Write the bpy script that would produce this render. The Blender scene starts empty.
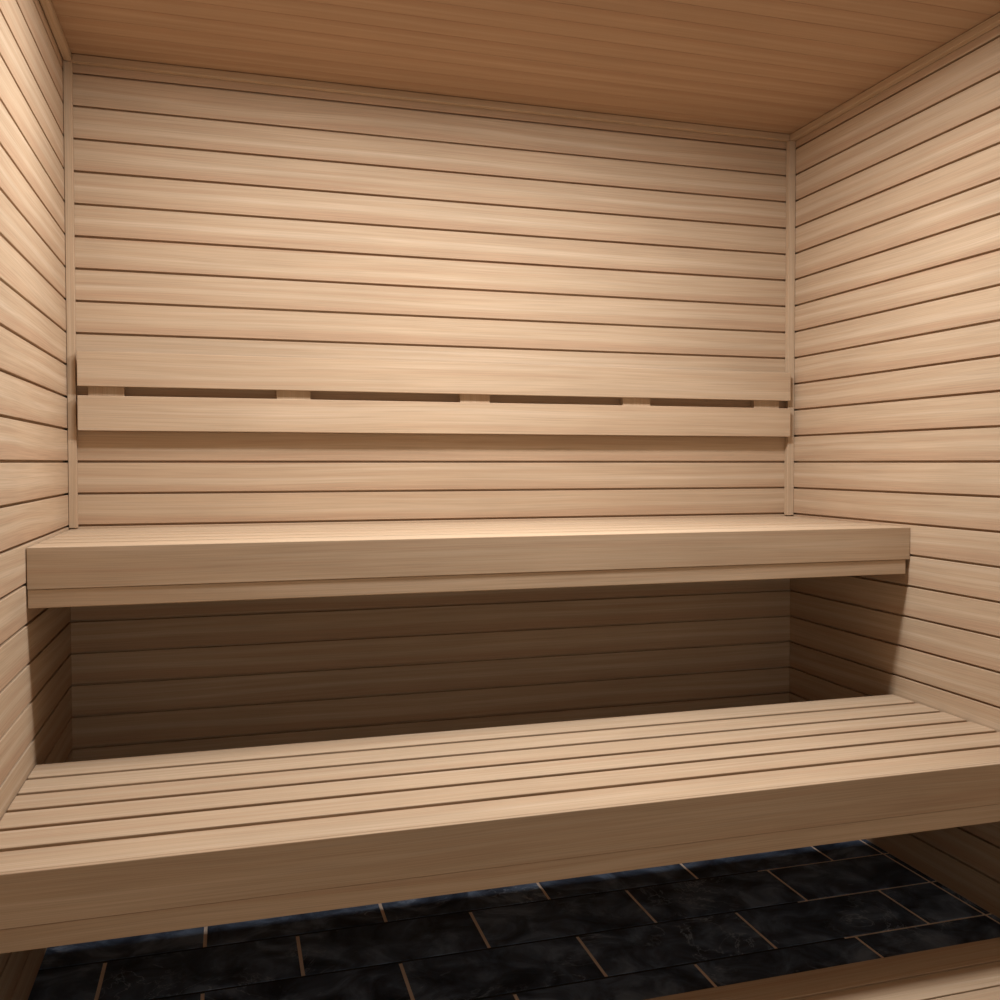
import bpy, bmesh, math, random
from mathutils import Matrix, Vector

# ------------------------------------------------------------------ camera, light, exposure
U = 0.084                      # one wall board pitch in metres
FZ = 13.0                      # floor sits 13 boards below eye level
W = 25.483                     # room width in boards
CEIL = 12.53
FRONT = -40.0                  # front wall, behind the camera
def V(x, y, z): return Vector((x * U, y * U, (z + FZ) * U))

sc = bpy.context.scene
cam = bpy.data.cameras.new('camera')
cam_ob = bpy.data.objects.new('camera', cam)
sc.collection.objects.link(cam_ob)
sc.camera = cam_ob
yaw, pitch = 0.316597, -0.0267195
F = Vector((math.sin(yaw) * math.cos(pitch), math.cos(yaw) * math.cos(pitch), math.sin(pitch)))
RR = Vector((math.cos(yaw), -math.sin(yaw), 0))
UU = RR.cross(F)
m = Matrix((RR, UU, -F)).transposed().to_4x4()
m.translation = V(4.69933, -35.2612, -0.02934)
cam_ob.matrix_world = m
cam.sensor_width = 36
cam.lens = 1028.7 * 36 / 1000
cam.shift_x = -0.0648
cam.shift_y = -0.0099
cam.clip_start = 0.02

world = bpy.data.worlds.new('world')
world.use_nodes = True
world.node_tree.nodes['Background'].inputs[0].default_value = (1.0, 0.92, 0.80, 1)
world.node_tree.nodes['Background'].inputs[1].default_value = 0.7
sc.world = world

# two flat ceiling panels added to light the room, unseen above the benches: centre x, y, size x, y (boards), watts, label
LAMPS = [(5.6, -8.2, 2.6, 2.4, 7.2, 'added unseen flat white ceiling light panel nearest the left wall'),
         (14.3, -10.85, 4.6, 2.0, 26.0, 'added unseen flat white ceiling light panel nearest the right wall')]
LAMP_COLOR = (1.0, 0.975, 0.95)
sc.view_settings.view_transform = 'Standard'
sc.view_settings.look = 'None'
sc.view_settings.exposure = 0.0
sc.view_settings.gamma = 1.0
sc.view_settings.use_curve_mapping = False
sc.cycles.max_bounces = 12
sc.cycles.diffuse_bounces = 8
sc.cycles.sample_clamp_indirect = 6
sc.cycles.use_denoising = True

# ------------------------------------------------------------------ materials
class N:
    """small node helper"""
    def __init__(s, name):
        s.m = bpy.data.materials.new(name); s.m.use_nodes = True
        s.t = s.m.node_tree; s.b = s.t.nodes['Principled BSDF']
    def n(s, typ, **kw):
        o = s.t.nodes.new('ShaderNode' + typ)
        for k, v in kw.items():
            if k.startswith('i_'): o.inputs[k[2:].replace('_', ' ')].default_value = v
            else: setattr(o, k, v)
        return o
    def l(s, a, b): s.t.links.new(a, b)
    def math(s, op, a, b=None, c=None):
        o = s.n('Math', operation=op)
        for i, v in enumerate((a, b, c)):
            if v is None: continue
            if isinstance(v, (int, float)): o.inputs[i].default_value = v
            else: s.l(v, o.inputs[i])
        return o.outputs[0]
    def ramp(s, fac, stops):
        o = s.n('ValToRGB'); cr = o.color_ramp
        while len(cr.elements) < len(stops): cr.elements.new(0.5)
        for e, (p, c) in zip(cr.elements, stops):
            e.position = p
            e.color = (c, c, c, 1) if isinstance(c, (int, float)) else (*c, 1)
        s.l(fac, o.inputs[0]); return o.outputs[0]
    def mix(s, mode, f, a, b):
        o = s.n('Mix', data_type='RGBA', blend_type=mode)
        for i, v in ((0, f), (6, a), (7, b)):
            if isinstance(v, (int, float)): o.inputs[i].default_value = v
            elif isinstance(v, tuple): o.inputs[i].default_value = (*v, 1)
            else: s.l(v, o.inputs[i])
        return o.outputs[2]

TAN = (0.550, 0.410, 0.278)
PINK = (0.505, 0.345, 0.228)
PALE = (0.635, 0.500, 0.365)

def wood(name, along, across, board=None, tint=(1, 1, 1), contrast=1.0, off=0.0, rough=0.75, amp=1.0):
    """planed, unfinished hemlock. along / across: 'X','Y','Z'. board = (pitch, start) in metres for wall boards."""
    h = N(name)
    tc = h.n('TexCoord'); sp = h.n('SeparateXYZ'); h.l(tc.outputs['Object'], sp.inputs[0])
    L, T = sp.outputs[along], sp.outputs[across]
    geo = h.n('NewGeometry'); oi = h.n('ObjectInfo')
    rnd = h.math('ADD', geo.outputs['Random Per Island'], h.math('MULTIPLY', oi.outputs['Random'], 7.3))
    third = [a for a in 'XYZ' if a not in (along, across)][0]
    D = sp.outputs[third]
    # slow waviness of the grain
    cw = h.n('CombineXYZ'); h.l(h.math('MULTIPLY', L, 0.6), cw.inputs[0]); h.l(h.math('MULTIPLY', rnd, 9), cw.inputs[1])
    h.l(h.math('MULTIPLY', T, 3.0), cw.inputs[2])
    nw = h.n('TexNoise', i_Scale=1.6, i_Detail=1.0); h.l(cw.outputs[0], nw.inputs['Vector'])
    wav = h.math('MULTIPLY', h.math('SUBTRACT', nw.outputs[0], 0.5), 0.035)
    Tw = h.math('ADD', T, wav)
    def streak(ls, ts, seed, detail=3.0, rough_=0.55):
        c = h.n('CombineXYZ')
        h.l(h.math('MULTIPLY', L, ls), c.inputs[0])
        h.l(h.math('MULTIPLY', Tw, ts), c.inputs[1])
        h.l(h.math('ADD', h.math('ADD', h.math('MULTIPLY', rnd, 31.7), seed), h.math('MULTIPLY', D, ts * 0.5)), c.inputs[2])
        o = h.n('TexNoise', i_Scale=1.0, i_Detail=detail, i_Roughness=rough_); h.l(c.outputs[0], o.inputs['Vector'])
        return o.outputs[0]
    broad = streak(0.55, 26.0, 0.0, 3.0)
    mid = streak(1.6, 95.0, 11.0, 3.0)
    fine = streak(5.0, 520.0, 23.0, 2.0)
    blotch = streak(2.4, 9.0, 41.0, 2.0)
    if board:
        v = h.math('FRACT', h.math('DIVIDE', h.math('SUBTRACT', Tw, board[1]), board[0]))
        vb = h.ramp(v, [(0.0, 0.05), (0.22, 0.15), (0.34, 0.42), (0.42, 0.72), (0.50, 0.74), (0.60, 0.42), (0.78, 0.55), (1.0, 0.45)])
        key = h.math('ADD', h.math('MULTIPLY', vb, 0.62), h.math('MULTIPLY', broad, 0.38))
    else:
        key = h.math('ADD', h.math('MULTIPLY', broad, 0.72), 0.14)
    key = h.math('ADD', key, h.math('MULTIPLY', h.math('SUBTRACT', mid, 0.5), 0.8))
    if contrast != 1.0:
        key = h.math('ADD', h.math('MULTIPLY', h.math('SUBTRACT', key, 0.5), contrast), 0.5)
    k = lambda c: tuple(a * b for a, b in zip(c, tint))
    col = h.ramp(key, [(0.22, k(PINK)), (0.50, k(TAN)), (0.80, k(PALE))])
    g = h.ramp(fine, [(0.32, 0.82), (0.60, 1.0)])
    col = h.mix('MULTIPLY', 0.8 * amp, col, g)
    b2 = h.ramp(blotch, [(0.30, 0.91), (0.70, 1.0)])
    col = h.mix('MULTIPLY', 1.0, col, b2)
    h.l(col, h.b.inputs['Base Color'])
    h.b.inputs['Roughness'].default_value = rough
    h.b.inputs['Specular IOR Level'].default_value = 0.15
    bp = h.n('Bump', i_Strength=0.12, i_Distance=0.0006); h.l(fine, bp.inputs['Height']); h.l(bp.outputs[0], h.b.inputs['Normal'])
    return h.m

ZB = FZ * U
M_back = wood('wall_wood_back', 'X', 'Z', (U, 0.0))
M_side = wood('wall_wood_side', 'Y', 'Z', (U, 0.0))
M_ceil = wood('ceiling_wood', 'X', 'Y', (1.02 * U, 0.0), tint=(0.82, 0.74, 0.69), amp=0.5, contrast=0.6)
M_x = wood('bench_wood', 'X', 'Y', contrast=0.9)
M_xz = wood('fascia_wood', 'X', 'Z', contrast=0.9)
M_y = wood('cross_wood', 'Y', 'X')
M_z = wood('upright_wood', 'Z', 'X', contrast=0.8)

def plain(name, col, rough=0.5, metal=0.0):
    h = N(name); h.b.inputs['Base Color'].default_value = (*col, 1)
    h.b.inputs['Roughness'].default_value = rough; h.b.inputs['Metallic'].default_value = metal
    tc = h.n('TexCoord'); n = h.n('TexNoise', i_Scale=60.0); h.l(tc.outputs['Object'], n.inputs['Vector'])
    h.l(h.ramp(n.outputs[0], [(0.3, rough * 0.9), (0.7, min(1, rough * 1.1))]), h.b.inputs['Roughness'])
    return h.m

def tile_mat():
    h = N('black_marble_tile')
    tc = h.n('TexCoord'); geo = h.n('NewGeometry')
    off = h.n('CombineXYZ'); h.l(h.math('MULTIPLY', geo.outputs['Random Per Island'], 23.0), off.inputs[2])
    ad = h.n('VectorMath', operation='ADD'); h.l(tc.outputs['Object'], ad.inputs[0]); h.l(off.outputs[0], ad.inputs[1])
    P = ad.outputs[0]
    n1 = h.n('TexNoise', i_Scale=9.0, i_Detail=6.0, i_Roughness=0.62, i_Distortion=0.8); h.l(P, n1.inputs['Vector'])
    n2 = h.n('TexNoise', i_Scale=4.5, i_Detail=5.0, i_Roughness=0.6, i_Distortion=2.2); h.l(P, n2.inputs['Vector'])
    n3 = h.n('TexNoise', i_Scale=3.4, i_Detail=2.0); h.l(P, n3.inputs['Vector'])
    n4 = h.n('TexNoise', i_Scale=28.0, i_Detail=3.0, i_Distortion=1.0); h.l(P, n4.inputs['Vector'])
    base = h.ramp(n1.outputs[0], [(0.34, (0.018, 0.026, 0.044)), (0.50, (0.068, 0.098, 0.155)), (0.66, (0.19, 0.26, 0.38))])
    vein = h.math('ABSOLUTE', h.math('SUBTRACT', n2.outputs[0], 0.5))
    vr = h.ramp(vein, [(0.0, 0.75), (0.008, 0.25), (0.02, 0.0)])
    vm = h.math('MULTIPLY', vr, h.ramp(n3.outputs[0], [(0.50, 0.0), (0.68, 1.0)]))
    fl = h.math('MULTIPLY', h.ramp(n4.outputs[0], [(0.68, 0.0), (0.76, 0.6)]), h.ramp(n3.outputs[0], [(0.4, 0.0), (0.6, 1.0)]))
    col = h.mix('MIX', h.math('MAXIMUM', vm, fl), base, (0.45, 0.54, 0.68))
    h.l(col, h.b.inputs['Base Color'])
    h.b.inputs['Roughness'].default_value = 0.55
    h.b.inputs['Specular IOR Level'].default_value = 0.2
    return h.m
M_tile = tile_mat()
M_grout = plain('tile_grout', (0.92, 0.74, 0.60), 0.9)
M_shade_grout = plain('shaded_tile_grout', (0.008, 0.008, 0.008), 0.9)

# ------------------------------------------------------------------ mesh helpers
def box(bm, x0, x1, y0, y1, z0, z1, bev=0.0):
    """a box in board units; bev in metres"""
    a, b = V(x0, y0, z0), V(x1, y1, z1)
    vs = [bm.verts.new((x, y, z)) for x in (a.x, b.x) for y in (a.y, b.y) for z in (a.z, b.z)]
    fs = [bm.faces.new([vs[i] for i in q]) for q in
          ((0, 1, 3, 2), (4, 6, 7, 5), (0, 4, 5, 1), (2, 3, 7, 6), (0, 2, 6, 4), (1, 5, 7, 3))]
    if bev > 0:
        es = list({e for f in fs for e in f.edges})
        bmesh.ops.bevel(bm, geom=es, offset=bev, segments=2, profile=0.5, affect='EDGES')
    return vs

def obj(name, bm, mat, parent=None, origin=None):
    """link a bmesh (vertices in world metres) as one object; origin moves the object origin"""
    bmesh.ops.recalc_face_normals(bm, faces=bm.faces)
    me = bpy.data.meshes.new(name)
    if origin is not None:
        bmesh.ops.translate(bm, verts=bm.verts, vec=-origin)
    bm.to_mesh(me); bm.free()
    for mm in (mat if isinstance(mat, (list, tuple)) else [mat]): me.materials.append(mm)
    o = bpy.data.objects.new(name, me); sc.collection.objects.link(o)
    if origin is not None: o.location = origin
    if parent is not None:
        o.parent = parent
        o.location = (origin if origin is not None else Vector()) - parent.location
    return o

def struct(name, bm, mat):
    o = obj(name, bm, mat); o['kind'] = 'structure'; return o

def thing(name, label, cat, loc, group=None):
    o = bpy.data.objects.new(name, None); sc.collection.objects.link(o)
    o.location = loc; o.empty_display_size = 0.1
    o['label'] = label; o['category'] = cat
    if group: o['group'] = group
    return o

# ------------------------------------------------------------------ room shell
GW = 0.070        # groove width between wall boards
BD = 0.14         # board thickness in front of the backing
def wall_boards(bm, plane, lo, hi):
    """boards k..k+1 between floor and ceiling, each a separate strip, plus the backing behind the grooves"""
    k = -13
    while k < CEIL:
        z0, z1 = max(k, -FZ) + GW / 2, min(k + 1, CEIL + 0.2) - GW / 2
        if k == -13: z0 = -FZ - 0.1
        if plane == 'back': box(bm, lo, hi, 0.0, BD, z0, z1, 0.0012)
        elif plane == 'front': box(bm, lo, hi, FRONT - BD, FRONT, z0, z1, 0.0012)
        elif plane == 'left': box(bm, -BD, 0.0, lo, hi, z0, z1, 0.0012)
        else: box(bm, W, W + BD, lo, hi, z0, z1, 0.0012)
        k += 1
    e = 0.003
    if plane == 'back': box(bm, lo - 1, hi + 1, BD - e, 1.0, -FZ - 1, CEIL + 1)
    elif plane == 'front': box(bm, lo, hi, FRONT - 1.0, FRONT - BD + e, -FZ - 1, CEIL + 1)
    elif plane == 'left': box(bm, -1.0, -BD + e, lo, hi + 1, -FZ - 1, CEIL + 1)
    else: box(bm, W + BD - e, W + 1.0, lo, hi + 1, -FZ - 1, CEIL + 1)
for nm, pl, lo, hi, mt in (('wall_back', 'back', -0.09, W + 0.09, M_back), ('wall_left', 'left', FRONT, 0.0, M_side), ('wall_right', 'right', FRONT, 0.0, M_side)):
    bm = bmesh.new(); wall_boards(bm, pl, lo, hi); struct(nm, bm, mt)

# front wall behind the camera; unseen wide opening added to let in fill light
bm = bmesh.new()
box(bm, -1.0, 2.5, FRONT - 1.0, FRONT, -FZ - 1, CEIL + 1); box(bm, W - 2.5, W + 1.0, FRONT - 1.0, FRONT, -FZ - 1, CEIL + 1)
box(bm, 2.5, W - 2.5, FRONT - 1.0, FRONT, 10.0, CEIL + 1)
struct('wall_front', bm, M_back)

bm = bmesh.new()
y = 0.0
while y > FRONT:
    y1 = max(y - 1.02, FRONT)
    box(bm, 0.0, W, y1 + 0.008, y - 0.008, CEIL, CEIL + 0.05, 0.0004)
    y -= 1.02
box(bm, 0.0, W, FRONT, 0.0, CEIL + 0.047, CEIL + 1.0)
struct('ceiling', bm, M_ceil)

# floor: running-bond tiles over a grout bed
TW, TL, G = 2.42, 4.84, 0.095
bm = bmesh.new()
rows = []
edges = [0.0]
yy = -4.0
y = -4.0 + TW * 2
ybs = []
while y > FRONT:
    ybs.append(y); y -= TW
ybs.append(FRONT)
for i in range(len(ybs) - 1):
    ya, yb = min(ybs[i], 0.0), max(ybs[i + 1], FRONT)
    if ya - yb < 0.2: continue
    x = (4.01 if i % 2 == 0 else 1.57) - TL
    first = True
    while x < 25.27:
        xa, xb = max(x, 0.0), min(x + TL, 25.27)
        if xb - xa > 0.15:
            box(bm, xa + (0 if xa == 0 else G / 2), xb - G / 2, yb + G / 2, ya - G / 2, -FZ - 0.09, -FZ, 0.0010)
        x += TL
    box(bm, 25.27 + G / 2, W, yb + G / 2, ya - G / 2, -FZ - 0.09, -FZ, 0.0010)
gv = box(bm, -0.05, W + 0.05, FRONT, 0.0, -FZ - 1.0, -FZ - 0.022)
for f in {f for v in gv for f in v.link_faces}: f.material_index = 1
# tile-edge shade painted as dark row joints, stopping short of the right wall
for yb in ybs[1:-1]:
    x0, x1 = 0.0, 20.6 if yb < -5 else 21.9
    gv = box(bm, x0, x1, yb - G / 2, yb + G / 2, -FZ - 0.03, -FZ - 0.012)
    for f in {f for v in gv for f in v.link_faces}: f.material_index = 2
struct('floor', bm, [M_tile, M_grout, M_shade_grout])

# corner and ceiling battens
T = 0.25
bm = bmesh.new(); box(bm, 0.012, 0.25, -0.25, -0.005, -2.06, CEIL - T - 0.01, 0.0012); struct('trim_1', bm, M_z)
bm = bmesh.new(); box(bm, W - 0.28, W - 0.012, -0.27, -0.005, -2.06, CEIL - T - 0.01, 0.0012); struct('trim_2', bm, M_z)
bm = bmesh.new(); box(bm, T + 0.01, W - T - 0.01, -T, -0.03, CEIL - T, CEIL - 0.02, 0.0012); struct('trim_3', bm, M_xz)
bm = bmesh.new(); box(bm, 0.03, T, FRONT, 0.0, CEIL - T, CEIL - 0.02, 0.0012); struct('trim_4', bm, M_y)
bm = bmesh.new(); box(bm, W - T, W - 0.03, FRONT, 0.0, CEIL - T, CEIL - 0.02, 0.0012); struct('trim_5', bm, M_y)

# ------------------------------------------------------------------ added ceiling lights (unseen, above the benches)
h = N('opal_diffuser'); h.b.inputs['Base Color'].default_value = (0.9, 0.88, 0.84, 1)
h.b.inputs['Emission Color'].default_value = (*LAMP_COLOR, 1); h.b.inputs['Emission Strength'].default_value = 4.0
M_diff = h.m; M_white = plain('white_enamel', (0.8, 0.8, 0.78), 0.4)
for cx, cy, sx, sy, watts, label in LAMPS:
    lamp = thing('added_ceiling_light', label, 'light', V(cx, cy, CEIL), 'added ceiling light panels')
    lx, ly = sx / 2, sy / 2
    bm = bmesh.new(); box(bm, cx - lx - 0.08, cx + lx + 0.08, cy - ly - 0.08, cy + ly + 0.08, CEIL - 0.08, CEIL - 0.002, 0.001)
    obj('housing', bm, M_white, lamp, V(cx, cy, CEIL))
    bm = bmesh.new(); box(bm, cx - lx, cx + lx, cy - ly, cy + ly, CEIL - 0.11, CEIL - 0.079, 0.0006)
    obj('diffuser', bm, M_diff, lamp, V(cx, cy, CEIL))
    ld = bpy.data.lights.new('added_ceiling_lamp', 'AREA'); ld.shape = 'RECTANGLE'; ld.size = sx * U; ld.size_y = sy * U
    ld.energy = watts; ld.color = LAMP_COLOR
    lo = bpy.data.objects.new('panel_light', ld); sc.collection.objects.link(lo)
    lo.parent = lamp; lo.location = (0, 0, -0.125 * U)

# ------------------------------------------------------------------ benches
def bench(name, label, y_back, y_front, z_top, grooves, gap):
    o0 = V(W / 2, (y_back + y_front) / 2, z_top)
    t = thing(name, label, 'bench', o0)
    x0, x1 = 0.03, W - 0.03
    ys = [y_back] + grooves + [y_front + 0.12]
    src = None
    for i in range(len(ys) - 1):
        a, b = ys[i], ys[i + 1]
        ya = a - (gap / 2 if i else 0.0)
        yb = b + (gap / 2 if i < len(ys) - 2 else 0.008)
        bm = bmesh.new(); box(bm, x0, x1, yb, ya, z_top - 0.42, z_top, 0.0016)
        obj('slat', bm, M_x, t, V(W / 2, (ya + yb) / 2, z_top))
    # deep front board and the recessed rail below it
    bm = bmesh.new(); box(bm, 0.02, W - 0.012, y_front, y_front + 0.12, z_top - 1.03, z_top, 0.0014)
    obj('fascia', bm, M_xz, t, V(W / 2, y_front, z_top))
    bm = bmesh.new(); box(bm, 0.03, W - 0.15, y_front + 0.03, y_front + 0.50, z_top - 1.495, z_top - 1.04, 0.0014)
    obj('front_rail', bm, M_xz, t, V(W / 2, y_front + 0.5, z_top - 1))
    bm = bmesh.new(); box(bm, 0.03, W - 0.03, y_front + 0.125, y_back - 0.01, z_top - 0.50, z_top - 0.423, 0.0)
    obj('base_panel', bm, M_x, t, V(W / 2, (y_back + y_front) / 2, z_top - 0.4))
    # bearers under the slats and rails screwed to the side walls
    for x in (6.3, 12.7, 19.1):
        bm = bmesh.new(); box(bm, x - 0.27, x + 0.27, y_front + 0.71, y_back - 0.05, z_top - 1.1, z_top - 0.502, 0.0014)
        obj('bearer', bm, M_y, t, V(x, (y_back + y_front) / 2, z_top - 0.7))
    for x in (0.02, W - 0.47):
        bm = bmesh.new(); box(bm, x, x + 0.45, y_front + 0.71, y_back - 0.05, z_top - 1.1, z_top - 0.502, 0.0014)
        obj('wall_rail', bm, M_y, t, V(x, (y_back + y_front) / 2, z_top - 0.7))
    return t
bench('upper_bench', 'high slatted wooden sauna bench against the back wall, below the backrest',
      -0.02, -7.42, -2.10, [-1.03, -2.27, -3.50, -4.74, -5.97], 0.27)
bench('lower_bench', 'low slatted wooden sauna bench in front, over the black tiles',
      -6.62, -14.12, -7.65, [-7.84, -9.06, -10.27, -11.51, -12.76], 0.20)

# ------------------------------------------------------------------ backrest
t = thing('backrest', 'wooden backrest of two long boards mounted on the back wall above the high bench', 'backrest', V(W / 2, 0, 2.2))
for z0, z1 in ((0.96, 2.04), (2.33, 3.40)):
    bm = bmesh.new(); box(bm, 0.325, 25.165, -0.52, -0.28, z0, z1, 0.0014)
    obj('backrest_board', bm, M_xz, t, V(W / 2, -0.56, (z0 + z1) / 2))
for a, b in ((0.60, 1.64), (6.24, 7.32), (12.35, 13.41), (18.38, 19.47), (23.74, 24.80)):
    bm = bmesh.new(); box(bm, a, b, -0.278, -0.001, 1.15, 3.2, 0.0012)
    obj('spacer_block', bm, M_z, t, V((a + b) / 2, -0.2, 2.2))

# ------------------------------------------------------------------ duckboard on the tiles
t = thing('duckboard', 'low slatted wooden duckboard lying on the black tiles in front of the benches', 'duckboard', V(W / 2, -16, -FZ))
y = -13.42
for k in range(7):
    bm = bmesh.new(); box(bm, 0.5, W - 0.06, y - 0.94 if k else y - 1.0, y, -12.74, -12.5, 0.0016)
    obj('slat', bm, M_x, t, V(W / 2, y - 0.5, -12.5))
    y -= 1.0 if k else 1.07
for x in (1.5, 7.1, 12.7, 18.3, 24.0):
    bm = bmesh.new(); box(bm, x - 0.4, x + 0.4, y + 0.15, -13.55, -FZ + 0.002, -12.742, 0.0014)
    obj('runner', bm, M_y, t, V(x, -16, -12.9))
